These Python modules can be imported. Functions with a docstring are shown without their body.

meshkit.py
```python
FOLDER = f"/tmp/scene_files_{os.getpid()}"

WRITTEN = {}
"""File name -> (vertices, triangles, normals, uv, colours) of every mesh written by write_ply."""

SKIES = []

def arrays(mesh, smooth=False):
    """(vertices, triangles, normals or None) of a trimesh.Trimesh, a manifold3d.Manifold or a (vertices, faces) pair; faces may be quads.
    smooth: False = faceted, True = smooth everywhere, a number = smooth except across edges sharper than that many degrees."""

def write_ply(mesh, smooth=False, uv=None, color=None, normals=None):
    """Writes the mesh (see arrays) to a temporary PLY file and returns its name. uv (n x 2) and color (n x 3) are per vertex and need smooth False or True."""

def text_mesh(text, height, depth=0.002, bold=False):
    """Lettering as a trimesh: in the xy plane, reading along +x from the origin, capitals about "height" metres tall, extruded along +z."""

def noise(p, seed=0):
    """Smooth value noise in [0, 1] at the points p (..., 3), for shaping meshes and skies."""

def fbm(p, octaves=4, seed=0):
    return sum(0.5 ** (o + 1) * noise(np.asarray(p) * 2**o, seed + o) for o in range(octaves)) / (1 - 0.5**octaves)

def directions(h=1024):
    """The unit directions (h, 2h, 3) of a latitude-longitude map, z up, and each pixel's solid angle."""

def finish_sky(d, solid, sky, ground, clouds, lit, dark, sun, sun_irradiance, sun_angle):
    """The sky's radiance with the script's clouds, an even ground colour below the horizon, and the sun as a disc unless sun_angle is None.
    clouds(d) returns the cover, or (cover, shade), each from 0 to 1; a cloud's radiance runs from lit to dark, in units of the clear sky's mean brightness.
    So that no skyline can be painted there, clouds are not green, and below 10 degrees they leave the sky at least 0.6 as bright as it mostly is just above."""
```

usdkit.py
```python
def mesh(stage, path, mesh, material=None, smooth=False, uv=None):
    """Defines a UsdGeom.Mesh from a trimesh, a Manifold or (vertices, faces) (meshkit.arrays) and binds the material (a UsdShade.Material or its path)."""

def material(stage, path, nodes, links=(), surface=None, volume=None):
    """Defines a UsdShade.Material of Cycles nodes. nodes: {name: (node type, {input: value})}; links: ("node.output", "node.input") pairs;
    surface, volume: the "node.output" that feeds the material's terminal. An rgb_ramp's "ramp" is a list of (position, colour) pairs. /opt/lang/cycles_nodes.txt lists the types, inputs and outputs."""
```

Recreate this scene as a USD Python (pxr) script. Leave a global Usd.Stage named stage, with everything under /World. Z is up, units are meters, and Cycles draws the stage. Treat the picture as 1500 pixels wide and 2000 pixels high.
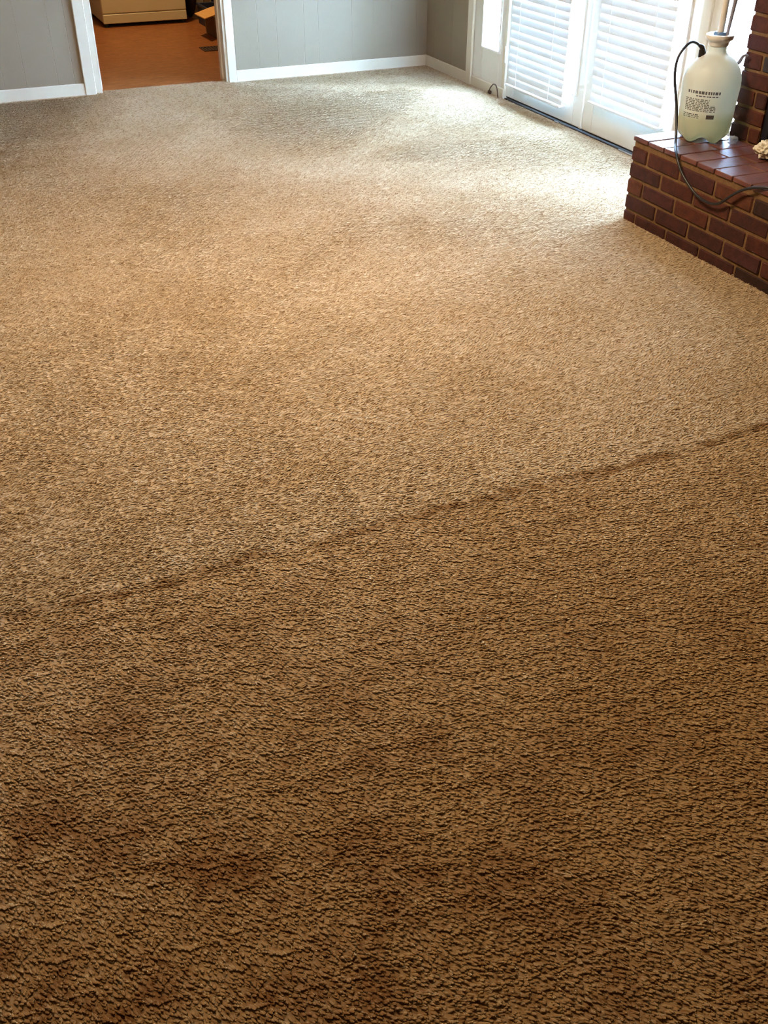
import math, random
import numpy as np, trimesh
import usdkit, meshkit
from shapely.geometry import Polygon, box as sbox
from pxr import Usd, UsdGeom, UsdLux, UsdShade, Gf, Sdf, Vt

PI = math.pi
rng = np.random.default_rng(7)
stage = Usd.Stage.CreateInMemory()
UsdGeom.SetStageUpAxis(stage, UsdGeom.Tokens.z)
UsdGeom.SetStageMetersPerUnit(stage, 1.0)
UsdGeom.Xform.Define(stage, '/World')
UsdGeom.Scope.Define(stage, '/World/Looks')

# ------------------------------------------------------------------ camera
PITCH, YAW, ROLL, FPX, CAM_H = 0.61472561, 0.41111521, 0.00327728, 1926.69, 1.45
fw = np.array([math.sin(YAW)*math.cos(PITCH), math.cos(YAW)*math.cos(PITCH), -math.sin(PITCH)])
rt = np.array([math.cos(YAW), -math.sin(YAW), 0.0]); up = np.cross(rt, fw)
rt, up = rt*math.cos(ROLL)+up*math.sin(ROLL), -rt*math.sin(ROLL)+up*math.cos(ROLL)
cam = UsdGeom.Camera.Define(stage, '/World/camera')
cam.AddTransformOp().Set(Gf.Matrix4d(*rt, 0, *up, 0, *(-fw), 0, 0, 0, CAM_H, 1))
cam.CreateHorizontalApertureAttr(36.0); cam.CreateVerticalApertureAttr(48.0)
cam.CreateFocalLengthAttr(FPX/1500*36.0)
cam.CreateClippingRangeAttr(Gf.Vec2f(0.02, 200.0))
cam.CreateExposureAttr(1.78)

# ------------------------------------------------------------------ sky (bright overcast) and lamps
dome = UsdLux.DomeLight.Define(stage, '/World/sky')
dome.CreateColorAttr(Gf.Vec3f(0.43, 0.67, 1.0)); dome.CreateIntensityAttr(11.0)

LIVING_LAMP = ((0.95, 3.25, 2.36), 0.38, (1.0, 0.72, 0.44), 22.5)
KITCHEN_LAMP = ((1.62, 8.6, 2.36), 0.15, (1.0, 0.68, 0.34), 66.0)

# ------------------------------------------------------------------ helpers
taken = {}
def numbered(path):
    n = taken.get(path, 0); taken[path] = n + 1
    return path if n == 0 else '%s_%03d' % (path, n)
def pth(parent): return '/World' if parent is None else str(parent.GetPath())
def tag(p, label=None, cat=None, group=None, kind=None):
    p = p.GetPrim() if hasattr(p, 'GetPrim') else p
    for k, v in (('label', label), ('category', cat), ('group', group), ('kind', kind)):
        if v: p.SetCustomDataByKey(k, v)
    return p
def obj(name, mesh, mat, parent=None, smooth=False):
    return usdkit.mesh(stage, numbered(pth(parent)+'/'+name), mesh, mat, smooth=smooth).GetPrim()
def thing(name, label, cat, loc=(0, 0, 0), group=None, kind=None):
    x = UsdGeom.Xform.Define(stage, numbered('/World/'+name)); x.AddTranslateOp().Set(Gf.Vec3d(*loc))
    return tag(x.GetPrim(), label, cat, group, kind)
def struct(name, mesh, mat, label=None, cat=None, smooth=False):
    return tag(obj(name, mesh, mat, None, smooth), label, cat, None, 'structure')
def bx(x0, x1, y0, y1, z0, z1, b=0.0):
    lo, hi = np.array([x0, y0, z0], float), np.array([x1, y1, z1], float)
    c, h = (lo+hi)/2, (hi-lo)/2
    b = min(b, h.min()*0.9)
    if b <= 0:
        m = trimesh.creation.box(2*h); m.apply_translation(c); return m
    pts = []
    for sx in (-1, 1):
        for sy in (-1, 1):
            for sz in (-1, 1):
                s = np.array([sx, sy, sz])
                for k in range(3):
                    q = s*(h-b); q[k] = s[k]*h[k]; pts.append(q+c)
    return trimesh.convex.convex_hull(np.array(pts))
def cat_(*ms): return trimesh.util.concatenate([m for m in ms])
def tube(pts, r, n=10, samples=None):
    pts = np.array(pts, float)
    if samples:
        from scipy.interpolate import CubicSpline
        d = np.r_[0, np.cumsum(np.linalg.norm(np.diff(pts, axis=0), axis=1))]
        pts = CubicSpline(d, pts)(np.linspace(0, d[-1], samples))
    r = np.broadcast_to(np.interp(np.linspace(0, 1, len(pts)), np.linspace(0, 1, np.size(r)), np.atleast_1d(r)), len(pts))
    t = np.gradient(pts, axis=0); t /= np.linalg.norm(t, axis=1)[:, None]
    u = np.cross(t[0], [0.3, 0.5, 0.81]); u /= np.linalg.norm(u)
    v = []; f = []
    a = np.arange(n)*2*PI/n
    for i in range(len(pts)):
        u = u - t[i]*(u@t[i]); u /= np.linalg.norm(u); w = np.cross(t[i], u)
        v.append(pts[i]+r[i]*(np.cos(a)[:, None]*u+np.sin(a)[:, None]*w))
    v = np.vstack(v+[pts[:1], pts[-1:]])
    for i in range(len(pts)-1):
        for k in range(n):
            k2 = (k+1) % n
            f += [[i*n+k, i*n+k2, (i+1)*n+k2], [i*n+k, (i+1)*n+k2, (i+1)*n+k]]
    e = len(pts)*n
    for k in range(n):
        k2 = (k+1) % n
        f += [[e, k2, k], [e+1, e-n+k, e-n+k2]]
    return trimesh.Trimesh(v, f, process=False)
def lathe(profile, n=48):
    return trimesh.creation.revolve(np.array(profile, float), sections=n)
def prism(poly, z0, z1):
    m = trimesh.creation.extrude_polygon(poly, z1-z0, engine='earcut'); m.apply_translation([0, 0, z0]); return m

# ------------------------------------------------------------------ materials
def mat(name, color, rough=0.5, spec=0.5, noise=None, bump=None, extra=None, space='object'):
    """noise=(scale, amount, second colour); bump=(scale, distance)"""
    path = '/World/Looks/'+name
    nodes = {'p': ('principled_bsdf', dict(base_color=color, roughness=rough, specular_ior_level=spec, **(extra or {})))}
    links = []
    if noise or bump: nodes['tc'] = ('geometry', {}) if space == 'world' else ('texture_coordinate', {})
    src = 'tc.position' if space == 'world' else 'tc.object'
    if noise:
        sc, lo, hi, c2 = noise
        nodes['n'] = ('noise_texture', dict(scale=sc, detail=4.0, roughness=0.6))
        nodes['r'] = ('rgb_ramp', {'ramp': [(lo, color), (hi, c2)]})
        links += [(src, 'n.vector'), ('n.fac', 'r.fac'), ('r.color', 'p.base_color')]
    if bump:
        nodes['bn'] = ('noise_texture', dict(scale=bump[0], detail=3.0))
        nodes['b'] = ('bump', dict(distance=bump[1], strength=1.0))
        links += [(src, 'bn.vector'), ('bn.fac', 'b.height'), ('b.normal', 'p.normal')]
    return usdkit.material(stage, path, nodes, links, surface='p.BSDF')

M = {}
M['wall'] = mat('wall_paint', (0.30, 0.249, 0.180), 0.5, 0.4, noise=(2.0, .35, .7, (0.28, 0.230, 0.165)), bump=(140, .0006), space='world')
M['ceiling'] = mat('ceiling_paint', (0.40, 0.37, 0.32), 0.9, 0.2, bump=(60, .002), space='world')
M['trim'] = mat('trim_paint', (0.70, 0.645, 0.535), 0.35, 0.5, noise=(6, .45, .75, (0.66, 0.60, 0.49)), space='world')
M['door'] = mat('door_paint', (0.74, 0.73, 0.69), 0.35, 0.5, noise=(5, .45, .75, (0.70, 0.69, 0.65)), space='world')
M['dark_metal'] = mat('dark_bronze', (0.035, 0.028, 0.022), 0.6, 0.3)
M['bright_metal'] = mat('bright_metal', (0.75, 0.75, 0.74), 0.25, 0.5, extra=dict(metallic=0.9))
M['hinge'] = mat('hinge_metal', (0.80, 0.80, 0.78), 0.35, 0.5, extra=dict(metallic=0.4))
M['mortar'] = mat('mortar', (0.20, 0.118, 0.055), 0.95, 0.1, noise=(55, .35, .7, (0.14, 0.08, 0.038)), bump=(170, .002), space='world')
BR = [((0.105, 0.030, 0.018), (0.065, 0.020, 0.015)), ((0.125, 0.036, 0.020), (0.080, 0.026, 0.018)), ((0.085, 0.026, 0.020), (0.050, 0.020, 0.018)),
      ((0.145, 0.050, 0.024), (0.095, 0.030, 0.018)), ((0.060, 0.024, 0.018), (0.035, 0.019, 0.016)), ((0.095, 0.030, 0.026), (0.06, 0.022, 0.022))]
BRICK = [mat('brick_%d' % i, tuple(.80*np.array(a)), 0.8, 0.25, noise=(28, .35, .65, tuple(.80*np.array(b))), bump=(120, .002), space='world') for i, (a, b) in enumerate(BR)]
BRICK_BLUE = mat('brick_burnt', (0.030, 0.030, 0.045), 0.7, 0.3, noise=(30, .35, .65, (0.045, 0.035, 0.04)), bump=(120, .002), space='world')
PAVER = [mat('paver_%d' % i, c, 0.42, 0.5, noise=(24, .35, .65, d), bump=(90, .001), space='world') for i, (c, d) in enumerate(
    [((0.15, 0.045, 0.028), (0.10, 0.035, 0.025)), ((0.17, 0.055, 0.032), (0.115, 0.04, 0.028)), ((0.13, 0.042, 0.030), (0.09, 0.033, 0.026))])]
M['paver_joint'] = mat('paver_joint', (0.11, 0.045, 0.028), 0.7, 0.3, bump=(150, .001), space='world')
M['screen'] = mat('screen_black', (0.012, 0.013, 0.020), 0.35, 0.5)
M['soot'] = mat('soot', (0.012, 0.011, 0.011), 0.95, 0.1)
M['black_rubber'] = mat('black_rubber', (0.016, 0.016, 0.018), 0.38, 0.5)
M['grey_plastic'] = mat('grey_plastic', (0.24, 0.24, 0.30), 0.4, 0.5)
M['blue_plastic'] = mat('blue_plastic', (0.10, 0.19, 0.33), 0.3, 0.5)
M['white_plastic'] = mat('white_plastic', (0.74, 0.73, 0.68), 0.35, 0.5)
M['print'] = mat('print_ink', (0.10, 0.10, 0.085), 0.6, 0.3)
M['print_pale'] = mat('print_ink_pale', (0.20, 0.195, 0.155), 0.6, 0.3)
M['appliance'] = mat('appliance_enamel', (0.60, 0.50, 0.30), 0.35, 0.5, noise=(4, .4, .7, (0.57, 0.47, 0.27)), space='world')
M['black'] = mat('black_void', (0.015, 0.013, 0.012), 0.7, 0.3)
M['cardboard'] = mat('cardboard', (0.60, 0.33, 0.12), 0.85, 0.15, noise=(20, .4, .7, (0.55, 0.30, 0.105)))
M['brown_card'] = mat('brown_cardboard', (0.16, 0.095, 0.045), 0.85, 0.15, noise=(20, .4, .7, (0.13, 0.08, 0.04)))
M['navy'] = mat('navy_plastic', (0.018, 0.020, 0.040), 0.5, 0.4)
M['plum'] = mat('plum_fabric', (0.035, 0.018, 0.020), 0.9, 0.1)
M['tan'] = mat('tan_board', (0.17, 0.10, 0.045), 0.7, 0.2)
M['vent'] = mat('vent_brown', (0.045, 0.018, 0.012), 0.5, 0.4)
M['paper'] = mat('tissue_paper', (0.70, 0.66, 0.54), 0.9, 0.1)
M['cable'] = mat('cable_brown', (0.10, 0.065, 0.05), 0.5, 0.4)
M['cord'] = mat('blind_cord', (0.85, 0.85, 0.83), 0.8, 0.2)
M['patio'] = mat('patio_concrete', (0.50, 0.49, 0.46), 0.9, 0.1, noise=(1.5, .35, .65, (0.44, 0.43, 0.40)), space='world')

# kitchen floor: orange brown wood look sheet
M['kitchen'] = usdkit.material(stage, '/World/Looks/kitchen_vinyl', {
    'g': ('geometry', {}), 'm': ('mapping', dict(scale=(3.0, 26.0, 1.0))), 'n': ('noise_texture', dict(scale=2.2, detail=6.0, roughness=0.65)),
    'm2': ('mapping', dict(scale=(9.0, 14.0, 1.0))), 'n2': ('noise_texture', dict(scale=3.0, detail=3.0)),
    'r': ('rgb_ramp', {'ramp': [(.36, (0.19, 0.060, 0.016)), (.5, (0.28, 0.096, 0.025)), (.64, (0.37, 0.140, 0.040))]}),
    'r2': ('rgb_ramp', {'ramp': [(.38, (0.74, 0.70, 0.66)), (.65, (1.0, 1.0, 1.0))]}),
    'x': ('mix_color', dict(blend_type='multiply', fac=1.0)),
    'p': ('principled_bsdf', dict(roughness=0.42, specular_ior_level=0.4))},
    [('g.position', 'm.vector'), ('m.vector', 'n.vector'), ('n.fac', 'r.fac'), ('g.position', 'm2.vector'), ('m2.vector', 'n2.vector'), ('n2.fac', 'r2.fac'),
     ('r.color', 'x.a'), ('r2.color', 'x.b'), ('x.result', 'p.base_color')], surface='p.BSDF')
# blind slats: white, a little light comes through
M['slat'] = usdkit.material(stage, '/World/Looks/blind_slat', {
    'p': ('principled_bsdf', dict(base_color=(0.74, 0.75, 0.74), roughness=0.4)), 't': ('translucent_bsdf', dict(color=(0.80, 0.84, 0.86))), 'm': ('mix_closure', dict(fac=0.10))},
    [('p.BSDF', 'm.closure1'), ('t.BSDF', 'm.closure2')], surface='m.closure')
M['glass'] = usdkit.material(stage, '/World/Looks/window_glass', {
    't': ('transparent_bsdf', dict(color=(0.97, 0.98, 0.98))), 'g': ('glossy_bsdf', dict(color=(1, 1, 1), roughness=0.0)), 'f': ('layer_weight', dict(blend=0.5)),
    'pw': ('math', dict(math_type='power', value2=4.0)), 'ma': ('math', dict(math_type='multiply_add', value2=0.5, value3=0.03)), 'm': ('mix_closure', {})},
    [('f.facing', 'pw.value1'), ('pw.value', 'ma.value1'), ('ma.value', 'm.fac'), ('t.BSDF', 'm.closure1'), ('g.BSDF', 'm.closure2')], surface='m.closure')
M['glint'] = usdkit.material(stage, '/World/Looks/clear_glint', {
    't': ('transparent_bsdf', dict(color=(0.85, 0.88, 0.92))), 'g': ('principled_bsdf', dict(base_color=(0.6, 0.66, 0.75), roughness=0.12)), 'm': ('mix_closure', dict(fac=0.4))},
    [('t.BSDF', 'm.closure1'), ('g.BSDF', 'm.closure2')], surface='m.closure')
# tank: milky polyethylene, the liquid shows yellower through it
M['tank'] = usdkit.material(stage, '/World/Looks/tank_polyethylene', {
    'tc': ('texture_coordinate', {}), 's': ('separate_xyz', {}), 'n': ('noise_texture', dict(scale=9.0, detail=2.0)), 'ma': ('math', dict(math_type='multiply_add', value2=0.02)),
    'mr': ('map_range', dict(from_min=0.10, from_max=0.135)), 'mx': ('mix_color', dict(a=(0.54, 0.49, 0.30), b=(0.69, 0.645, 0.53))),
    'p': ('principled_bsdf', dict(roughness=0.38, specular_ior_level=0.4)), 't': ('translucent_bsdf', {}), 'm': ('mix_closure', dict(fac=0.42))},
    [('tc.object', 's.vector'), ('tc.object', 'n.vector'), ('n.fac', 'ma.value1'), ('s.z', 'ma.value3'), ('ma.value', 'mr.value'), ('mr.result', 'mx.fac'),
     ('mx.result', 'p.base_color'), ('mx.result', 't.color'), ('p.BSDF', 'm.closure1'), ('t.BSDF', 'm.closure2')], surface='m.closure')

# carpet yarn: beige, soiled before the part that has been cleaned (nearer than the crease at y = 1.83), brown spill marks
CREASE = 1.83
def carpet_material(path, dark=1.0):
    N, L = {}, []
    N['g'] = ('geometry', {})
    N['s'] = ('separate_xyz', {}); L.append(('g.position', 's.vector'))
    N['big'] = ('noise_texture', dict(scale=2.3, detail=3.0, roughness=0.55)); L.append(('g.position', 'big.vector'))
    N['sp'] = ('noise_texture', dict(scale=5.5, detail=3.0, roughness=0.6)); L.append(('g.position', 'sp.vector'))
    N['mq'] = ('mapping', dict(rotation=(0, 0, 0.82))); L.append(('g.position', 'mq.vector'))
    N['mm'] = ('mapping', dict(scale=(78.0, 150.0, 60.0))); L.append(('mq.vector', 'mm.vector'))
    N['mid'] = ('noise_texture', dict(scale=1.0, detail=2.5, roughness=0.6)); L.append(('mm.vector', 'mid.vector'))
    # yarn tone
    N['yr'] = ('rgb_ramp', {'ramp': [(0.0, tuple(dark*np.array((0.51, 0.408, 0.282)))), (0.5, tuple(dark*np.array((0.60, 0.500, 0.370)))), (1.0, tuple(dark*np.array((0.68, 0.585, 0.448))))]})
    L.append(('g.random_per_island', 'yr.fac'))
    N['mr'] = ('rgb_ramp', {'ramp': [(0.35, (0.54, 0.46, 0.38)), (0.46, (0.90, 0.88, 0.86)), (0.58, (1, 1, 1))]}); L.append(('mid.fac', 'mr.fac'))
    N['x1'] = ('mix_color', dict(blend_type='multiply', fac=1.0)); L += [('yr.color', 'x1.a'), ('mr.color', 'x1.b')]
    # general soiling patches
    N['br'] = ('rgb_ramp', {'ramp': [(0.34, (0.86, 0.81, 0.73)), (0.62, (1, 1, 1))]}); L.append(('big.fac', 'br.fac'))
    N['x2'] = ('mix_color', dict(blend_type='multiply', fac=0.75)); L += [('x1.result', 'x2.a'), ('br.color', 'x2.b')]
    # uncleaned part: y + wobble below the crease, then a gradual browning towards the viewer
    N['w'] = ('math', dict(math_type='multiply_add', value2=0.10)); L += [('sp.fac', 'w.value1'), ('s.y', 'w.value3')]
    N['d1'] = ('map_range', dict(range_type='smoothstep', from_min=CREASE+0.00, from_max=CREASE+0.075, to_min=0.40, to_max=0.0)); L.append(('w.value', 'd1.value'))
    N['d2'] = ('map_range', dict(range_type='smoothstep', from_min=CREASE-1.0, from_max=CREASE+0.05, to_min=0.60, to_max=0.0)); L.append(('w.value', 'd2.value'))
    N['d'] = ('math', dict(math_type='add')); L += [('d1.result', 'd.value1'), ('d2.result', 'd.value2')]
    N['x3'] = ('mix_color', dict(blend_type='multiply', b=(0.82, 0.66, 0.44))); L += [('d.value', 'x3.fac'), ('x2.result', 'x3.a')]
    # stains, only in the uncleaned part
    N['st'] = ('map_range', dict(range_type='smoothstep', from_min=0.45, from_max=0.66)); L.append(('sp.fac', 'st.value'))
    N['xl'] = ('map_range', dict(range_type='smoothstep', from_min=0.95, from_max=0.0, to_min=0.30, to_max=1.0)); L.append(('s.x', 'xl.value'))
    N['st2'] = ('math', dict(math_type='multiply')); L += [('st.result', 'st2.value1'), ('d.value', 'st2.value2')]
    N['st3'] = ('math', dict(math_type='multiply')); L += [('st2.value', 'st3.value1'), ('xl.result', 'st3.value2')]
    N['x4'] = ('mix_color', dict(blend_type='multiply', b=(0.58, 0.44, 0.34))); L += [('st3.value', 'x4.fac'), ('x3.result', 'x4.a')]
    # dark line of the crease painted into the yarn colour, broken up by noise
    N['cw'] = ('noise_texture', dict(scale=3.2, detail=3.0)); L.append(('g.position', 'cw.vector'))
    N['c1'] = ('math', dict(math_type='multiply_add', value2=0.09)); L += [('cw.fac', 'c1.value1'), ('s.y', 'c1.value3')]
    N['c2'] = ('math', dict(math_type='subtract', value2=CREASE+0.035)); L.append(('c1.value', 'c2.value1'))
    N['c3'] = ('math', dict(math_type='absolute')); L.append(('c2.value', 'c3.value1'))
    N['c4'] = ('map_range', dict(range_type='smoothstep', from_min=0.006, from_max=0.030, to_min=0.92, to_max=0.0)); L.append(('c3.value', 'c4.value'))
    N['cb'] = ('noise_texture', dict(scale=14.0, detail=3.0)); L.append(('g.position', 'cb.vector'))
    N['cr'] = ('map_range', dict(from_min=0.34, from_max=0.60)); L.append(('cb.fac', 'cr.value'))
    N['c5'] = ('math', dict(math_type='multiply')); L += [('c4.result', 'c5.value1'), ('cr.result', 'c5.value2')]
    N['x5'] = ('mix_color', dict(blend_type='multiply', b=(0.56, 0.46, 0.37))); L += [('c5.value', 'x5.fac'), ('x4.result', 'x5.a')]
    N['p'] = ('principled_bsdf', dict(roughness=0.9, specular_ior_level=0.0)); L.append(('x5.result', 'p.base_color'))
    return usdkit.material(stage, path, N, L, surface='p.BSDF')
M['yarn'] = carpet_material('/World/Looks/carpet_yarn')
M['backing'] = mat('carpet_backing', (0.30, 0.20, 0.11), 0.95, 0.05)

# ------------------------------------------------------------------ room shell
XR, YF, HC = 3.28, 6.80, 2.44            # right wall face, far wall face, ceiling
XL, YB = -2.6, -2.4
WT = 0.13
def paneled(line0, line1, thick_dir, grooves, thick):
    """plan polygon of a wall from point line0 to line1 (axis aligned), V grooves on the room face, thickness towards thick_dir"""
    a, b = np.array(line0, float), np.array(line1, float)
    n = np.array(thick_dir, float); d = (b-a)/np.linalg.norm(b-a)
    pts = [a]
    for g in grooves:
        c = a+d*g
        pts += [c-d*0.0022, c+n*0.0013, c+d*0.0022]
    pts += [b, b+n*thick, a+n*thick]
    return Polygon(pts)
def groove_list(length, seed):
    r = np.random.default_rng(seed); out = []; x = 0.07
    widths = (0.13, 0.19, 0.10, 0.24, 0.16)
    k = int(r.integers(0, 5))
    while x < length-0.03:
        out.append(x); x += widths[k % 5]; k += 1
    return out
DX0, DX1, DH = 1.010, 1.825, 2.04        # doorway to the kitchen
far = [prism(paneled((XL, YF), (DX0, YF), (0, 1), groove_list(DX0-XL, 1), WT), 0, HC),
       prism(paneled((DX1, YF), (XR, YF), (0, 1), groove_list(XR-DX1, 2), WT), 0, HC),
       bx(DX0, DX1, YF, YF+WT, DH, HC)]
struct('wall_far', cat_(*far), M['wall'])
UY0, UY1, UH = 3.50, 6.13, 2.10          # opening of the glazed door unit in the right wall
right = [prism(paneled((XR, YF+WT), (XR, UY1), (1, 0), [0.24, 0.51], 0.16), 0, HC),
         prism(paneled((XR, UY0), (XR, YB), (1, 0), groove_list(UY0-YB, 3), 0.16), 0, HC),
         bx(XR, XR+0.16, UY0, UY1, UH, HC)]
struct('wall_right', cat_(*right), M['wall'])
struct('wall_left', prism(paneled((XL, YB), (XL, YF), (-1, 0), groove_list(YF-YB, 4), WT), 0, HC), M['wall'])
struct('wall_back', prism(paneled((XR, YB), (XL, YB), (0, -1), groove_list(XR-XL, 5), WT), 0, HC), M['wall'])
struct('ceiling', bx(XL-WT, XR+0.16, YB-WT, YF+WT, HC, HC+0.12), M['ceiling'])
struct('floor', bx(XL-WT, XR+0.05, YB-WT, YF+0.055, -0.12, 0.0), M['backing'])
# kitchen shell behind the far wall
KX0, KX1, KY1 = -0.3, 3.10, 10.0
struct('kitchen_floor', bx(KX0-WT, KX1+WT, YF+0.055, KY1+WT, -0.12, 0.004), M['kitchen'])
struct('kitchen_wall', cat_(bx(KX0-WT, KX0, YF+WT, KY1, 0.004, HC), bx(KX1, KX1+WT, YF+WT, KY1, 0.004, HC), bx(KX0-WT, KX1+WT, KY1, KY1+WT, 0.004, HC)), M['wall'])
struct('kitchen_ceiling', bx(KX0-WT, KX1+WT, YF+WT, KY1+WT, HC, HC+0.12), M['ceiling'])

# baseboards
BH = 0.076
def board(x0, x1, y0, y1): return bx(x0, x1, y0, y1, 0.0, BH, 0.004)
struct('baseboard_far', board(XL, 0.903, YF-0.015, YF), M['trim'])
struct('baseboard_far_001', board(1.887, XR, YF-0.015, YF), M['trim'])
struct('baseboard_right', board(XR-0.015, XR, 6.172, YF-0.015), M['trim'])
struct('baseboard_left', board(XL, XL+0.015, YB, YF-0.015), M['trim'])
struct('baseboard_back', board(XL+0.015, XR, YB, YB+0.015), M['trim'])
# doorway trim: casings, jambs
struct('trim_1', bx(0.903, 0.972, YF-0.020, YF, 0, DH+0.05, 0.004), M['trim'])
struct('trim_2', bx(1.833, 1.888, YF-0.020, YF, 0, DH+0.05, 0.004), M['trim'])
struct('trim_3', bx(0.903, 1.888, YF-0.020, YF, DH+0.05, DH+0.12, 0.004), M['trim'])
struct('trim_4', cat_(bx(0.972, 1.010, YF-0.008, YF+WT+0.01, 0, DH+0.05, 0.002), bx(1.0095, 1.021, YF+0.045, YF+0.085, 0.02, DH, 0.002)), M['trim'])
struct('trim_5', cat_(bx(1.817, 1.845, YF-0.010, YF+WT+0.01, 0, DH+0.05, 0.002), bx(1.806, 1.8175, YF+0.045, YF+0.085, 0.02, DH, 0.002)), M['trim'])
struct('trim_6', bx(1.010, 1.817, YF-0.008, YF+WT+0.01, DH, DH+0.05), M['trim'])

# ------------------------------------------------------------------ glazed double doors with sidelights in the right wall
def holed(y0, y1, z0, z1, hy0, hy1, hz0, hz1, x0, x1, b=0.003):
    """a panel with a rectangular hole: stiles and rails"""
    return [bx(x0, x1, y0, hy0, z0, z1, b), bx(x0, x1, hy1, y1, z0, z1, b), bx(x0, x1, hy0, hy1, z0, hz0, b), bx(x0, x1, hy0, hy1, hz1, z1, b)]
def beadframe(hy0, hy1, hz0, hz1, x0, x1, w=0.018):
    return cat_(bx(x0, x1, hy0, hy0+w, hz0, hz1, .003), bx(x0, x1, hy1-w, hy1, hz0, hz1, .003), bx(x0, x1, hy0+w, hy1-w, hz0, hz0+w, .003), bx(x0, x1, hy0+w, hy1-w, hz1-w, hz1, .003))
struct('trim_7', bx(XR-0.018, XR, 6.100, 6.172, 0, UH+0.01, 0.004), M['trim'])
struct('trim_8', bx(XR-0.018, XR, 3.455, 3.525, 0.36, UH+0.01, 0.004), M['trim'])
struct('trim_9', bx(XR-0.018, XR, 3.455, 6.172, UH+0.01, UH+0.08, 0.004), M['trim'])
struct('trim_10', cat_(bx(XR-0.006, XR+0.14, 5.672, 5.715, 0, UH, .003), bx(XR-0.006, XR+0.14, 3.885, 3.948, 0, UH, .003), bx(XR, XR+0.14, 3.948, 5.672, 2.045, UH, .003)), M['trim'])
# fixed sidelights
for n, (y0, y1, hy0, hy1) in enumerate(((5.715, 6.125, 5.772, 5.990), (3.505, 3.885, 3.605, 3.815)), 1):
    w = tag(UsdGeom.Xform.Define(stage, '/World/window_%d' % n), None, None, None, 'structure')
    obj('frame', cat_(*holed(y0, y1, 0.0, UH, hy0, hy1, 0.262, 1.97, XR+0.002, XR+0.045)), M['door'], w)
    obj('bead', beadframe(hy0-0.014, hy1+0.014, 0.248, 1.984, XR-0.006, XR+0.006, 0.016), M['door'], w)
    obj('pane', bx(XR+0.020, XR+0.026, hy0-.004, hy1+.004, 0.258, 1.974), M['glass'], w)
struct('baseboard_right_001', bx(XR-0.014, XR+0.002, 5.672, 6.100, 0.0, BH-0.008, 0.004), M['trim'])
# the two door leaves
LEAVES = ((4.815, 5.668, 4.905, 5.575), (3.952, 4.809, 4.045, 4.715))
for n, (y0, y1, hy0, hy1) in enumerate(LEAVES, 1):
    d = tag(UsdGeom.Xform.Define(stage, '/World/door_%d' % n), None, None, None, 'structure')
    obj('leaf', cat_(*holed(y0, y1, 0.028, 2.04, hy0, hy1, 0.205, 1.93, XR+0.004, XR+0.048)), M['door'], d)
    obj('glazing_frame', beadframe(hy0-0.022, hy1+0.022, 0.183, 1.952, XR-0.006, XR+0.008, 0.026), M['door'], d)
    obj('pane', bx(XR+0.022, XR+0.028, hy0-.005, hy1+.005, 0.200, 1.935), M['glass'], d)
    obj('sweep', bx(XR+0.010, XR+0.040, y0+.003, y1-.003, 0.019, 0.030), M['black_rubber'], d)
    hy = y1+0.002 if n == 1 else y0-0.002
    for hz in (0.265, 1.02, 1.78):
        obj('hinge', cat_(trimesh.creation.cylinder(0.007, 0.092, 12, transform=trimesh.transformations.translation_matrix((XR-0.010, hy, hz))),
                          bx(XR-0.007, XR-0.003, hy-0.016, hy+0.016, hz-0.045, hz+0.045)), M['hinge'], d, smooth=30)
obj('astragal', bx(XR-0.008, XR+0.004, 4.800, 4.824, 0.03, 2.04, .003), M['door'], stage.GetPrimAtPath('/World/door_1'))
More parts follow.
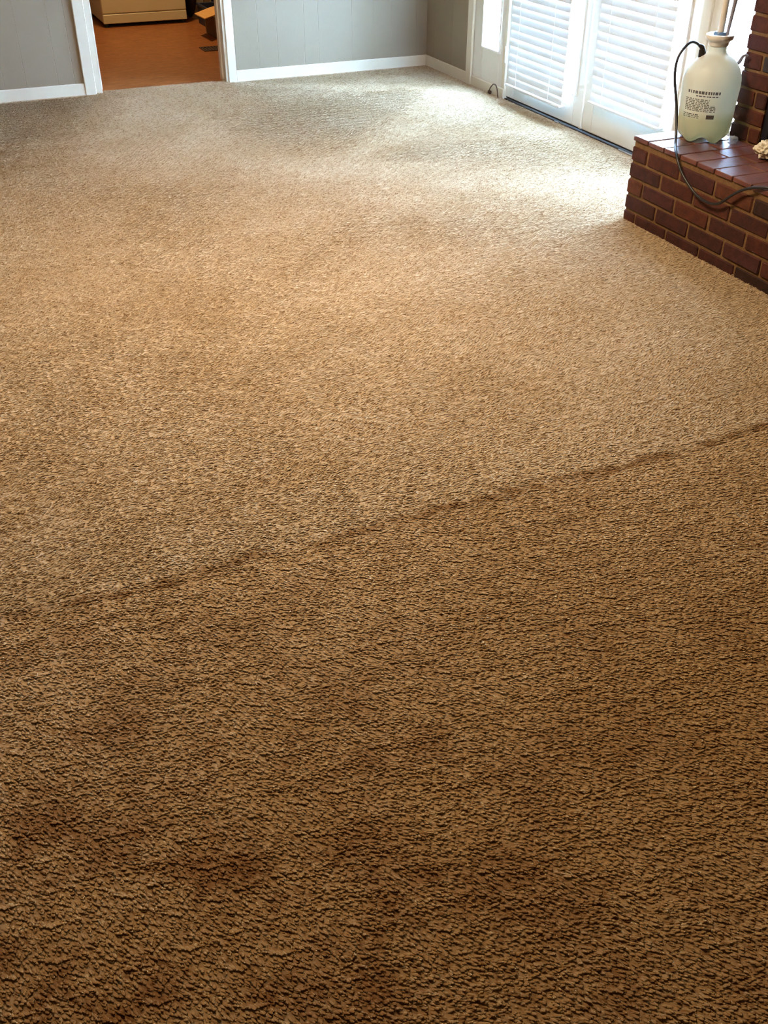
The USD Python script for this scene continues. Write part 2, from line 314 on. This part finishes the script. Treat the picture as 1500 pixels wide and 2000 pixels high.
hd = obj('knob', cat_(trimesh.creation.cylinder(0.028, 0.008, 24, transform=trimesh.transformations.rotation_matrix(PI/2, (0, 1, 0))),), M['bright_metal'], stage.GetPrimAtPath('/World/door_2'), smooth=30)
UsdGeom.Xformable(hd).AddTranslateOp().Set(Gf.Vec3d(XR, 4.765, 0.98))
lv = obj('lever', tube([(XR, 4.765, .98), (XR-.045, 4.765, .98), (XR-.055, 4.745, .98), (XR-.055, 4.66, .978)], .009, 10, 24), M['bright_metal'], stage.GetPrimAtPath('/World/door_2'), smooth=40)
th = thing('door_threshold', 'dark bronze metal threshold strip under the white glazed doors', 'threshold', (0, 0, 0), kind='structure')
obj('sill', bx(XR-0.004, XR+0.14, 3.952, 5.668, 0.0, 0.016, .003), M['dark_metal'], th)
obj('lip', cat_(bx(XR-0.016, XR-0.005, 3.955, 4.42, 0.004, 0.018, .003), bx(XR-0.016, XR-0.005, 5.02, 5.06, 0.004, 0.018, .003)), M['bright_metal'], th)

# ------------------------------------------------------------------ blinds: each slat a part
def slat_mesh(length, width=0.050, tilt=0.0):
    k = 7; u = np.linspace(-.5, .5, k)*width
    zc = 0.0035*(1-(2*u/width)**2)
    top = np.c_[u, zc+.0014]; bot = np.c_[u, zc-.0014][::-1]
    ca, sa = math.cos(tilt), math.sin(tilt)
    prof = np.vstack([top, bot]); prof = np.c_[prof[:, 0]*ca-prof[:, 1]*sa, prof[:, 0]*sa+prof[:, 1]*ca]
    v = np.vstack([np.c_[prof[:, 0], np.full(2*k, y), prof[:, 1]] for y in (-length/2, length/2)])
    n = 2*k; f = []
    for i in range(n):
        j = (i+1) % n; f += [[i, j, n+j], [i, n+j, n+i]]
    for i in range(k-1):
        f += [[i, n-1-i-1, i+1], [i, n-1-i, n-1-i-1]]
        f += [[n+i, n+i+1, 2*n-1-i-1], [n+i, 2*n-1-i-1, 2*n-1-i]]
    m = trimesh.Trimesh(v, f, process=False); m.fix_normals(); return m
XB = XR-0.045
def blind(label, y0, y1, zbot, ztop, tilt, seed):
    r = np.random.default_rng(seed)
    b = thing('window_blind', label, 'blind', (XB, (y0+y1)/2, 0), 'white slatted blinds on the glazed doors')
    L = y1-y0
    base = slat_mesh(L, tilt=tilt)
    obj('headrail', bx(-0.03, 0.03, -L/2-.005, L/2+.005, ztop-0.055, ztop, .003), M['slat'], b)
    obj('bottom_rail', bx(-0.024, 0.024, -L/2, L/2, zbot, zbot+0.016, .004), M['slat'], b)
    z = zbot+0.038
    n = 0
    while z < ztop-0.07:
        m = base.copy(); m.apply_transform(trimesh.transformations.rotation_matrix(r.normal(0, .035), (0, 1, 0)))
        m.apply_translation([r.normal(0, .0006), r.normal(0, .001), z])
        obj('slat', m, M['slat'], b, smooth=50)
        z += 0.0425; n += 1
    for yy in (-L*0.30, L*0.30):
        for xx in (-.022, .022):
            obj('ladder_cord', trimesh.creation.cylinder(0.0013, ztop-zbot-0.06, 6, transform=trimesh.transformations.translation_matrix((xx, yy, (ztop+zbot)/2-.02))), M['cord'], b)
        obj('cord_knot', trimesh.creation.icosphere(1, .006).apply_translation((0, yy, zbot-.004)), M['cord'], b)
    return b
blind('white slatted blind on the left door leaf, nearer the sidelight and far corner', 4.945, 5.560, 0.112, 1.99, math.radians(74), 11)
blind('white slatted blind on the right door leaf, behind the brick hearth', 4.065, 4.675, 0.195, 1.99, math.radians(74), 12)

# cable stub by the sidelight
tag(obj('cable_stub', cat_(tube([(3.258, 5.815, .012), (3.25, 5.812, .035), (3.25, 5.79, .062), (3.248, 5.755, .082), (3.247, 5.72, .075), (3.248, 5.705, .045), (3.252, 5.70, .012)], .0035, 8, 40),
    bx(3.246, 3.262, 5.80, 5.83, .012, .034, .004)), M['cable'], smooth=40), 'short brown loop of cable sticking up at the carpet edge beside the glazed doors', 'cable')

# ------------------------------------------------------------------ brick fireplace with raised hearth
HX, HY, HT = 2.67, 3.512, 0.357           # hearth face x, far end y, height
CX, CY = 3.03, 3.352                      # chimney breast face x, far end y
BY0 = 1.55                                # near end of the breast and hearth (out of frame)
hearth = thing('hearth', 'raised red brick hearth with a flat brick top, carrying the sprayer', 'hearth')
fp = thing('fireplace', 'red brick chimney breast with a black fire screen, rising behind the hearth', 'fireplace')
obj('mortar_core', cat_(bx(HX+0.006, CX, BY0, HY-0.006, 0, 0.337), bx(CX, XR-.004, CY, HY-0.006, 0, 0.337), bx(HX+0.010, CX-0.002, BY0, HY-0.010, 0.336, 0.3545), bx(CX-0.002, XR-.004, CY+.001, HY-0.010, 0.336, 0.3545)), M['mortar'], hearth)
def pick(r, k=BRICK, p=(.26, .2, .18, .12, .12, .12)): return k[int(r.choice(len(k), p=p))] if k is BRICK else k[int(r.integers(len(k)))]
def wob(m, r, a=.0015):
    m.vertices += r.normal(0, a, m.vertices.shape)*0.6; return m
r = np.random.default_rng(21)
Lb, J, C0 = 0.204, 0.0115, 0.0667
for c in range(5):
    z0 = max(-.008, 0.054+C0*(c-1)+J/2); z1 = 0.054+C0*c-J/2
    # front face: joints measured from the far corner
    y = HY; first = True
    off = {0: 0.075, 1: 0.100, 2: 0.0915, 3: 0.204, 4: 0.0915}[c] if c else 0.075
    off = (0.075, 0.204, 0.098, 0.204, 0.098)[c]
    while y > BY0+.02:
        L = off if first else Lb
        y2 = max(y-L, BY0)
        p = r.normal(0, .0014)
        if first:
            m = bx(HX+p, HX+0.098, y2, HY+p, z0, z1, .004)
        else:
            m = bx(HX+p, HX+0.06, y2, y, z0, z1, .004)
        obj('brick', wob(m, r), pick(r), hearth)
        y = y2-J; first = False
    x = HX+0.098+J
    if c % 2: x -= 0.0
    while x < XR-.03:
        x2 = min(x+Lb, XR-.004)
        obj('brick', wob(bx(x, x2, HY-.06, HY+r.normal(0, .0012), z0, z1, .004), r), pick(r), hearth)
        x = x2+J
# flat brick pavers on the hearth
y = HY+0.002; row = 0
while y > BY0+.03:
    y2 = max(y-0.098, BY0)
    for (a, b_) in (((HX-.001, HX+.203), (HX+.2095, CX-.002)) if row % 2 == 0 else ((HX-.001, HX+.15), (HX+.1565, CX-.002))):
        obj('paver', wob(bx(a, b_, y2, y, 0.339, HT+r.normal(0, .0005), .0025), r, .0006), PAVER[int(r.integers(3))], hearth)
    if y2 > CY-.02:
        obj('paver', wob(bx(CX+.0095, XR-.02, max(y2, CY+.002), y, 0.339, HT, .0025), r, .0006), PAVER[int(r.integers(3))], hearth)
    y = y2-.0065; row += 1
# chimney breast
FY0, FY1, FZ1 = 2.20, 3.184, 1.00         # firebox opening
core = obj('chimney_breast', cat_(bx(CX+.006, XR, FY1, CY-.006, 0.0, HC), bx(CX+.006, XR, BY0, FY0, 0.0, HC), bx(CX+.006, XR, FY0, FY1, FZ1, HC), bx(XR-.03, XR, FY0, FY1, 0.0, FZ1)), M['mortar'], fp)
upper = []
c = 0
while True:
    z0 = HT+.004+C0*c; z1 = z0+C0-J
    if z1 > HC: break
    y = CY; first = True
    while y > BY0+.02:
        L = (0.204 if c % 2 else 0.098) if first else Lb
        y2 = max(y-L, BY0)
        segs = [(y2, y)]
        if z0 < FZ1-.02:
            segs = [(max(y2, FY1), y)] if y > FY1+.02 else ([(y2, min(y, FY0))] if y2 < FY0-.02 else [])
        for (a, b_) in segs:
            if b_-a < .012: continue
            p = r.normal(0, .0014)
            m = wob(bx(CX+p, CX+(.098 if first else .06), a, b_+(p if first else 0), z0, z1, .004), r)
            if z0 < 1.15: obj('brick', m, BRICK_BLUE if (c == 5 and FY1 > a > 3.0) or (c == 4 and first is False and a > 3.1 and y > FY1) else pick(r), core)
            else: upper.append(m)
        y = y2-J; first = False
    x = CX+(0.098 if not c % 2 else 0.098)+J
    m = wob(bx(x, XR-.002, CY-.06, CY+r.normal(0, .0012), z0, z1, .004), r)
    if z0 < 1.15: obj('brick', m, pick(r), core)
    else: upper.append(m)
    c += 1
tag(obj('upper_brickwork', cat_(*upper), BRICK[0], core), kind='stuff')
# black fire screen doors in the opening
scr = obj('fire_screen', cat_(bx(CX+.012, CX+.034, FY0, FY0+.035, HT, FZ1, .003), bx(CX+.012, CX+.034, FY1-.035, FY1, HT, FZ1, .003),
      bx(CX+.012, CX+.034, FY0, FY1, FZ1-.04, FZ1, .003), bx(CX+.012, CX+.034, FY0, FY1, HT, HT+.03, .003)), M['screen'], fp)
for k in range(2):
    ya = FY0+.037+k*(FY1-FY0-.074)/2
    obj('screen_panel', bx(CX+.018, CX+.026, ya, ya+(FY1-FY0-.074)/2-.004, HT+.032, FZ1-.042, .002), M['screen'], scr)
    obj('pull', trimesh.creation.icosphere(2, .011).apply_translation((CX+.004, (FY0+FY1)/2+(.03 if k else -.03), .68)), M['bright_metal'], scr, smooth=True)
obj('firebox', cat_(bx(CX+.10, XR-.03, FY0, FY0+.01, HT, FZ1), bx(CX+.10, XR-.03, FY1-.01, FY1, HT, FZ1), bx(XR-.045, XR-.031, FY0+.01, FY1-.01, HT, FZ1)), M['soot'], fp)

# crumpled paper on the hearth
m = trimesh.creation.icosphere(4, 1.0)
nv = meshkit.fbm(m.vertices*2.3+5, 4, 3); rid = np.abs(meshkit.noise(m.vertices*3.1+9, 5)-.5)
m.vertices = m.vertices*(0.62+0.55*nv-0.7*rid)[:, None]*np.array([.047, .055, .040])
m.apply_translation([0, 0, -m.bounds[0][2]])
m.apply_translation([2.935, 3.025, HT+.0005])
tag(obj('crumpled_paper', m, M['paper']), 'crumpled off-white paper lying on the hearth below the fire screen', 'paper')
# highlight on the hearth imitated by an added clear wrapper beside the tank
m = trimesh.creation.icosphere(3, 1.0)
nv = meshkit.fbm(m.vertices*2.1+1, 4, 8); rid = np.abs(meshkit.noise(m.vertices*3.3+2, 6)-.5)
m.vertices = m.vertices*(0.55+0.6*nv-0.8*rid)[:, None]*np.array([.030, .022, .020])
m.apply_translation([0, 0, -m.bounds[0][2]]); m.apply_translation([2.958, 3.245, HT+.0005])
tag(obj('hearth_glint', m, M['glint']), 'small highlight stand-in, an added crumpled clear wrapper on the hearth beside the sprayer tank', 'glint_lump')

# ------------------------------------------------------------------ pump sprayer
SX, SY = 2.905, 3.372
sp = thing('pump_sprayer', 'milky white pump sprayer tank with black hose standing on the brick hearth', 'sprayer', (SX, SY, HT))
prof = [(0.0, .012), (.055, .012), (.084, .010), (.098, .020), (.106, .045), (.1085, .085), (.1095, .13), (.1125, .175), (.1145, .21), (.113, .235), (.107, .258), (.096, .280), (.079, .300), (.058, .316), (.042, .326), (.036, .334), (.034, .345), (.034, .352), (0.0, .352)]
from scipy.interpolate import PchipInterpolator
pr = np.array(prof); tt = np.r_[0, np.cumsum(np.linalg.norm(np.diff(pr, axis=0), axis=1))]
ts = np.linspace(0, tt[-1], 90); pp = np.c_[np.maximum(PchipInterpolator(tt, pr[:, 0])(ts), 0), PchipInterpolator(tt, pr[:, 1])(ts)]
pp[0, 0] = 0; pp[-1, 0] = 0
tank = lathe(pp, 96)
v = tank.vertices
ang = np.arctan2(v[:, 1], v[:, 0]); rad = np.hypot(v[:, 0], v[:, 1])
lobe = np.cos(5*(ang+2.27)+PI*0.5+1.57)                       # five moulded feet
w = np.clip((0.062-v[:, 2])/.05, 0, 1)**1.3*np.clip(rad/.06, 0, 1)
v[:, 2] += w*(-.009*np.clip(lobe, -1, 1))+w*.004*(lobe < 0)*(-lobe)
sc = 1-0.03*w*(1-lobe)/2
v[:, 0] *= sc; v[:, 1] *= sc
v[:, 2] -= min(0, v[:, 2].min())
tank.vertices = v
body = obj('tank', tank, M['tank'], sp, smooth=True)
obj('funnel_cap', lathe([(0, .350), (.030, .350), (.036, .353), (.039, .358), (.0395, .366), (.043, .372), (.052, .378), (.0545, .386), (.053, .394), (.047, .397), (.040, .395), (.030, .388), (0, .386)], 48), M['white_plastic'], sp, smooth=40)
obj('pump_collar', lathe([(0, .384), (.024, .384), (.026, .388), (.026, .398), (.022, .404), (0, .404)], 32), M['blue_plastic'], sp, smooth=40)
handle = cat_(trimesh.creation.cylinder(.0125, .36, 24, transform=trimesh.transformations.translation_matrix((0, 0, .402+.18))))
ph = obj('pump_handle', handle, M['white_plastic'], sp, smooth=40)
obj('grip', tube([(-.055, .03, .765), (-.02, .011, .765), (.02, -.011, .765), (.055, -.03, .765)], [.012, .014, .014, .012], 14, 20), M['white_plastic'], ph, smooth=60)
# wand standing in the clip behind the pump
obj('wand', tube([(.014, -.024, .388), (.020, -.024, .47), (.027, -.025, .56), (.036, -.027, .70)], [.006, .0075, .0105, .0125], 12, 20), M['grey_plastic'], sp, smooth=60)
hk = np.array((.62, -.53))*1.0
pts = [(.078, -.040, .290), (.088, -.045, .305), (.094, -.050, .318), (.101, -.055, .321), (.108, -.060, .318)]
obj('wand_hook', tube(pts, [.007, .007, .006, .005, .004], 10, 24), M['grey_plastic'], sp, smooth=60)
# black hose connector on the shoulder
obj('hose_connector', cat_(tube([(-.040, .028, .288), (-.044, .032, .316), (-.047, .034, .338)], [.0175, .0165, .0125], 18, 12), tube([(-.0465, .034, .335), (-.050, .036, .346), (-.062, .042, .352)], [.0115, .010, .006], 14, 10)), M['black_rubber'], sp, smooth=40)
hose_w = [(2.850, 3.412, .705), (2.836, 3.418, .7165), (2.810, 3.42, .722), (2.783, 3.42, .706), (2.762, 3.42, .681), (2.748, 3.415, .636), (2.747, 3.400, .572), (2.748, 3.375, .510), (2.735, 3.335, .430), (2.708, 3.290, .378),
          (2.668, 3.232, .364), (2.650, 3.190, .342), (2.648, 3.145, .300), (2.648, 3.092, .269), (2.648, 3.058, .253), (2.648, 2.995, .240), (2.648, 2.915, .252), (2.648, 2.868, .288), (2.652, 2.790, .342), (2.672, 2.700, .368), (2.720, 2.60, .368), (2.78, 2.48, .3655), (2.86, 2.36, .3655)]
hz = np.array(hose_w)-np.array([SX, SY, HT])
obj('hose', tube(hz, .0052, 10, 220), M['black_rubber'], sp, smooth=60)
# printing on the tank, too small to read: rows of dark marks that follow the curve
def curved(a0, a1, z0, z1, lift=.0006):
    ks = np.linspace(a0, a1, max(3, int(abs(a1-a0)/.06)+2))
    zs = (z0, z1); V = []
    for z in zs:
        rr = np.interp(z, pr[2:, 1], pr[2:, 0])+lift
        V += [(rr*math.cos(k), rr*math.sin(k), z) for k in ks]
    n = len(ks); F = []
    for i in range(n-1): F += [[i, i+1, n+i+1], [i, n+i+1, n+i]]
    return trimesh.Trimesh(V, F, process=False)
A0 = math.atan2(-.76, -.65)           # towards the camera
dark, pale = [], []
def row(z, h, a_from, a_to, words, dest, seed):
    rr = np.random.default_rng(seed); a = a_from
    while a < a_to:
        w_ = rr.uniform(*words); dest.append(curved(a, min(a+w_, a_to), z, z+h)); a += w_+rr.uniform(.02, .045)
row(.193, .011, A0-.80, A0+.38, (.03, .12), dark, 1)
row(.183, .004, A0-.45, A0+.36, (.05, .13), dark, 2)
for i in range(8): row(.170-i*.0062, .0042, A0-.88, A0+(.30 if i > 3 else .05), (.05, .16), pale, 5+i)
for i in range(3): row(.112-i*.006, .0035, A0-.92, A0-.25, (.05, .14), dark if i == 0 else pale, 25+i)
dark.append(curved(A0+.02, A0+.30, .100, .116))
obj('label_text', cat_(*dark), M['print'], body)
obj('fine_print', cat_(*pale), M['print_pale'], body)

# ------------------------------------------------------------------ kitchen things seen through the doorway
ap = thing('kitchen_appliance', 'cream enamelled kitchen appliance with a toe panel, seen through the doorway', 'appliance', (1.455, 9.17, 0.004))
W, D, H = .705, .66, .90
obj('body', bx(0, W, 0.012, D, .030, H, .008), M['appliance'], ap)
obj('toe_panel', bx(0.002, W-.002, 0, .02, .028, .098, .004), M['appliance'], ap)
obj('front_panel', bx(0.002, W-.002, 0, .02, .104, H-.12, .005), M['appliance'], ap)
obj('control_panel', bx(0.002, W-.002, 0, .02, H-.115, H-.004, .005), M['appliance'], ap)
obj('plinth', bx(.04, W-.04, .06, D-.04, 0, .032), M['black'], ap)
for i in range(4):
    obj('foot', trimesh.creation.cylinder(.018, .030, 14, transform=trimesh.transformations.translation_matrix((.03+(W-.06)*(i % 2), .035+(D-.07)*(i//2), .015))), M['black'], ap)
bn = thing('storage_bin', 'dark navy storage bin standing on the kitchen floor right of the cream appliance', 'bin', (2.243, 8.72, 0.004))
bw, bd, bh = .40, .40, .155
obj('body', cat_(bx(0, .012, 0, bd, 0, bh, .003), bx(bw-.012, bw, 0, bd, 0, bh, .003), bx(.012, bw-.012, 0, .012, 0, bh, .003), bx(.012, bw-.012, bd-.012, bd, 0, bh, .003), bx(.012, bw-.012, .012, bd-.012, 0, .012)), M['navy'], bn)
obj('rim', cat_(bx(-.008, 0, -.008, bd+.008, bh-.02, bh, .002), bx(bw, bw+.008, -.008, bd+.008, bh-.02, bh, .002), bx(0, bw, -.008, 0, bh-.02, bh, .002), bx(0, bw, bd, bd+.008, bh-.02, bh, .002)), M['navy'], bn)
cb = prism(Polygon([(2.072, 8.541), (2.084, 8.275), (2.285, 8.51), (2.33, 8.86), (2.247, 8.771)]), .160, .166)
tag(obj('cardboard_sheet', cb, M['cardboard']), 'flat orange-tan cardboard sheet lying across the navy bin and the brown box in the kitchen', 'cardboard')
bk = thing('cardboard_box', 'brown cardboard box on the kitchen floor in front of the navy bin', 'box', (2.165, 8.375, .004))
obj('body', bx(.02, .33, .0, .30, 0, .149, .003), M['brown_card'], bk)
obj('flap', cat_(bx(.02, .33, 0, .147, .149, .153), bx(.02, .33, .153, .30, .149, .153)), M['brown_card'], bk)
tag(obj('leaning_board', bx(2.345, 2.40, 9.28, 9.31, .004, 1.2, .003), M['tan']), 'narrow tan board standing upright behind the navy bin in the kitchen', 'board')
tag(obj('dark_bag', (lambda m: (m.apply_scale((.065, .24, .36)), m.apply_translation((2.25, 9.45, .364)), m)[-1])(trimesh.creation.icosphere(3, 1.0)), M['plum'], smooth=True), 'dark plum cloth bag standing beside the cream appliance in the kitchen', 'bag')
tag(obj('navy_bag', (lambda m: (m.apply_scale((.11, .10, .40)), m.apply_translation((2.53, 9.45, .404)), m)[-1])(trimesh.creation.icosphere(3, 1.0)), M['navy'], smooth=True), 'tall navy bag standing behind the bin, right of the tan board', 'bag')
vt = thing('floor_vent', 'dark brown floor vent grille in the orange kitchen floor near the right jamb', 'vent', (2.02, 7.94, 0.004))
obj('frame', cat_(bx(-.06, .25, -.06, -.045, 0, .006, .001), bx(-.06, .25, .09, .105, 0, .006, .001), bx(-.06, -.045, -.045, .09, 0, .006, .001), bx(.235, .25, -.045, .09, 0, .006, .001)), M['vent'], vt)
obj('duct', bx(-.045, .235, -.045, .09, 0, .0015), M['black'], vt)
for i in range(11):
    obj('louver', bx(-.04+i*.0255, -.028+i*.0255, -.045, .09, .001, .005), M['vent'], vt)
# ceiling lamps (out of frame): each a shallow fitting with a glowing opal diffuser
for nm, lab, (pos, rad_, col, pw) in (('ceiling_lamp', 'round ceiling lamp in the middle of the carpeted room', LIVING_LAMP), ('kitchen_ceiling_lamp', 'round ceiling lamp in the kitchen', KITCHEN_LAMP)):
    t = thing(nm, lab, 'lamp', pos)
    obj('fitting', lathe([(0, .004), (rad_, .004), (rad_+.015, .004), (rad_+.015, .06), (.07, .08), (0, .08)], 40), M['white_plastic'], t, smooth=40)
    glow = usdkit.material(stage, '/World/Looks/%s_glow' % nm, {'e': ('emission', dict(color=col, strength=pw))}, [], surface='e.emission')
    obj('diffuser', lathe([(0, -.03), (rad_*.6, -.022), (rad_*.95, 0.0), (rad_*.95, 0.003), (0, .003)], 32), glow, t, smooth=40)

# ------------------------------------------------------------------ outside: patio slab under the sky
struct('patio', bx(XR+0.16, XR+14, -10, 20, -0.25, -0.06), M['patio'])

# ------------------------------------------------------------------ carpet pile: patches of bent yarn tufts
P = 0.064
def tuft_patch(seed, lean, amount, height=0.0135, spacing=0.0048):
    r = np.random.default_rng(seed)
    k = int(round(P/spacing)); s = P/k
    gx, gy = np.meshgrid(np.arange(k), np.arange(k))
    base = np.c_[gx.ravel(), gy.ravel()]*s+s/2-P/2+r.uniform(-.42, .42, (k*k, 2))*s
    n = len(base); sides = 5
    # clumps: neighbouring tufts lean together
    uv = np.c_[base@(.68, -.73), base@(.73, .68)]
    cl = np.stack([meshkit.noise(np.c_[uv*(60, 120), np.full(n, seed*3.1)], 5+j)-.5 for j in range(2)], 1)
    ldir = np.array(lean, float)
    off = ldir*amount*(0.75+r.uniform(0, .5, (n, 1)))+cl*.007+r.normal(0, .0017, (n, 2))
    h = height*(0.80+.32*r.uniform(0, 1, n)+0.40*(meshkit.noise(np.c_[uv*(70, 150), np.full(n, seed*1.7)], 9)-.5))
    tl = np.array([0.0, .45, .8, 1.0]); rr = np.array([.0028, .0030, .0025, .0009])
    ang = np.arange(sides)*2*PI/sides
    V = np.zeros((n, 4, sides, 3))
    size = r.uniform(.85, 1.25, n); ph = r.uniform(0, 6, n)
    for i, t in enumerate(tl):
        curl = (t**1.8)
        c = np.c_[base+off*curl, h*(t-0.16*t*t*np.minimum(1.5, np.linalg.norm(off, axis=1)/.01))]
        V[:, i, :, 0] = c[:, 0, None]+np.cos(ang+ph[:, None])*rr[i]*size[:, None]*1.1
        V[:, i, :, 1] = c[:, 1, None]+np.sin(ang+ph[:, None])*rr[i]*size[:, None]
        V[:, i, :, 2] = c[:, 2, None]
    F = []
    for i in range(3):
        for q in range(sides):
            q2 = (q+1) % sides; a, b, c, d = i*sides+q, i*sides+q2, (i+1)*sides+q2, (i+1)*sides+q
            F += [[a, b, c], [a, c, d]]
    for q in range(1, sides-1): F.append([3*sides, 3*sides+q, 3*sides+q+1])
    F = np.array(F)
    vv, ff = V.reshape(-1, 3), (F[None]+(np.arange(n)*4*sides)[:, None, None]).reshape(-1, 3)
    return vv, ff

carpet = UsdGeom.Xform.Define(stage, '/World/carpet')
tag(carpet, 'beige cut pile carpet covering the living room floor, soiled brown near the viewer', 'carpet', None, 'stuff')
from shapely.ops import unary_union
bed = unary_union([sbox(-28*P, -0.6, XR-.016, YF-.017), sbox(DX0+.002, YF-.03, DX1-.01, YF+.05)]).difference(sbox(HX+.02, BY0-.1, XR+1, HY-.02))
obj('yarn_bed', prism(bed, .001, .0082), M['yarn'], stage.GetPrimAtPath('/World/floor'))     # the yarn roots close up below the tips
pile = UsdGeom.PointInstancer.Define(stage, '/World/carpet/pile')
tag(pile, kind='stuff')
protos = []
A_, B_ = np.array([.0075, -.0140]), np.array([.0122, .0012])     # the pile lies to the right; brushed back or forward in the lay wedges
CLASSES = [(A_*(1-t)+B_*t, 1.0) for t in np.linspace(0, 1, 6)]
NV = 3
for ci, (ld, am) in enumerate(CLASSES):
    for k in range(NV):
        path = '/World/carpet/pile/Prototypes/tuft_patch_%d_%d' % (ci, k)
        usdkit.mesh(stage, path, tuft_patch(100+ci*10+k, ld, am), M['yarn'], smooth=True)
        protos.append(path)
pile.CreatePrototypesRel().SetTargets([Sdf.Path(p_) for p_ in protos])
# vacuum marks in the far half, shaped to imitate light fans and dim corners: brushed away from the viewer (+) or towards him (-)
LAY_WEDGES = [(np.array((3.0, 3.80)), (1.25, 5.12), .30, .10, .55), (np.array((3.15, 5.80)), (1.70, 4.70), .28, .10, .55), (np.array((3.15, 5.95)), (1.9, 6.70), .16, .06, .5),
           (np.array((1.4, 6.7)), (1.0, 5.3), .30, .40, .45), (np.array((2.75, 6.05)), (1.95, 5.65), .12, .45, -.75), (np.array((0.45, 6.7)), (0.0, 5.7), .40, .35, -.7),
           (np.array((2.9, 4.70)), (2.1, 4.78), .22, .10, -.5), (np.array((2.5, 3.35)), (1.6, 3.9), .20, .25, -.35)]
pos, idx, ori = [], [], []
r = np.random.default_rng(5)
nx0, nx1 = -28, 52
ny0, ny1 = int(round((-0.6-CREASE)/P)), int(math.ceil((YF+0.052-CREASE)/P))
crease_w = lambda x: 0.018*np.sin(2.3*x+.4)+0.010*np.sin(6.1*x+1.0)+.006*np.sin(13*x)
for iy in range(ny0, ny1):
    for ix in range(nx0, nx1):
        x, y = (ix+.5)*P, CREASE+(iy+.5)*P
        if x > XR-.03: x = XR-.036
        if y > YF+.055-P/2: y = YF+.058-P/2
        if x > HX+.10 and y < HY-.09: continue
        if y > YF-.03 and not (DX0-.02 < x < DX1+.05): continue
        if y > YF-.10 and y <= YF-.03 and False: continue
        gap = (.003 if iy >= 0 else -.003)*math.exp(-abs(y-CREASE)/.25)
        y += (crease_w(x)+gap)*(math.exp(-abs(y-CREASE)/.5))*(1 if x < 3.3 else 0)
        if y > 6.78-P/2 and not (DX0-.02 < x < DX1+.05): y = min(y, YF-.012-P/2)
        v_ = meshkit.fbm(np.array([x*1.1, y*1.1, 2.0]), 2, 3)
        lay = 0.38+.9*(v_-.5)
        lay += .30*math.tanh((y-CREASE)/.15)*math.exp(-max(y-CREASE, 0)/1.0)
        if y > 3.2:
            lay += .12
            for (p0, p1, w0, w1, am) in LAY_WEDGES:
                e = np.array(p1)-p0; l2 = e@e; t = float(np.clip((np.array([x, y])-p0)@e/l2, 0, 1))
                dd = np.linalg.norm(np.array([x, y])-p0-e*t)/(w0+(w1-w0)*t)
                lay += am*float(np.clip(1.3-dd, 0, 1))
        cls = int(np.clip(round(lay*5+r.normal(0, .45)), 0, 5))
        idx.append(cls*NV+int(r.integers(NV)))
        pos.append((x, y, 0.0)); ori.append(Gf.Quath(1, 0, 0, 0))
pile.CreatePositionsAttr(Vt.Vec3fArray([Gf.Vec3f(*p_) for p_ in pos]))
pile.CreateProtoIndicesAttr(Vt.IntArray(idx))
pile.CreateOrientationsAttr(Vt.QuathArray(ori))
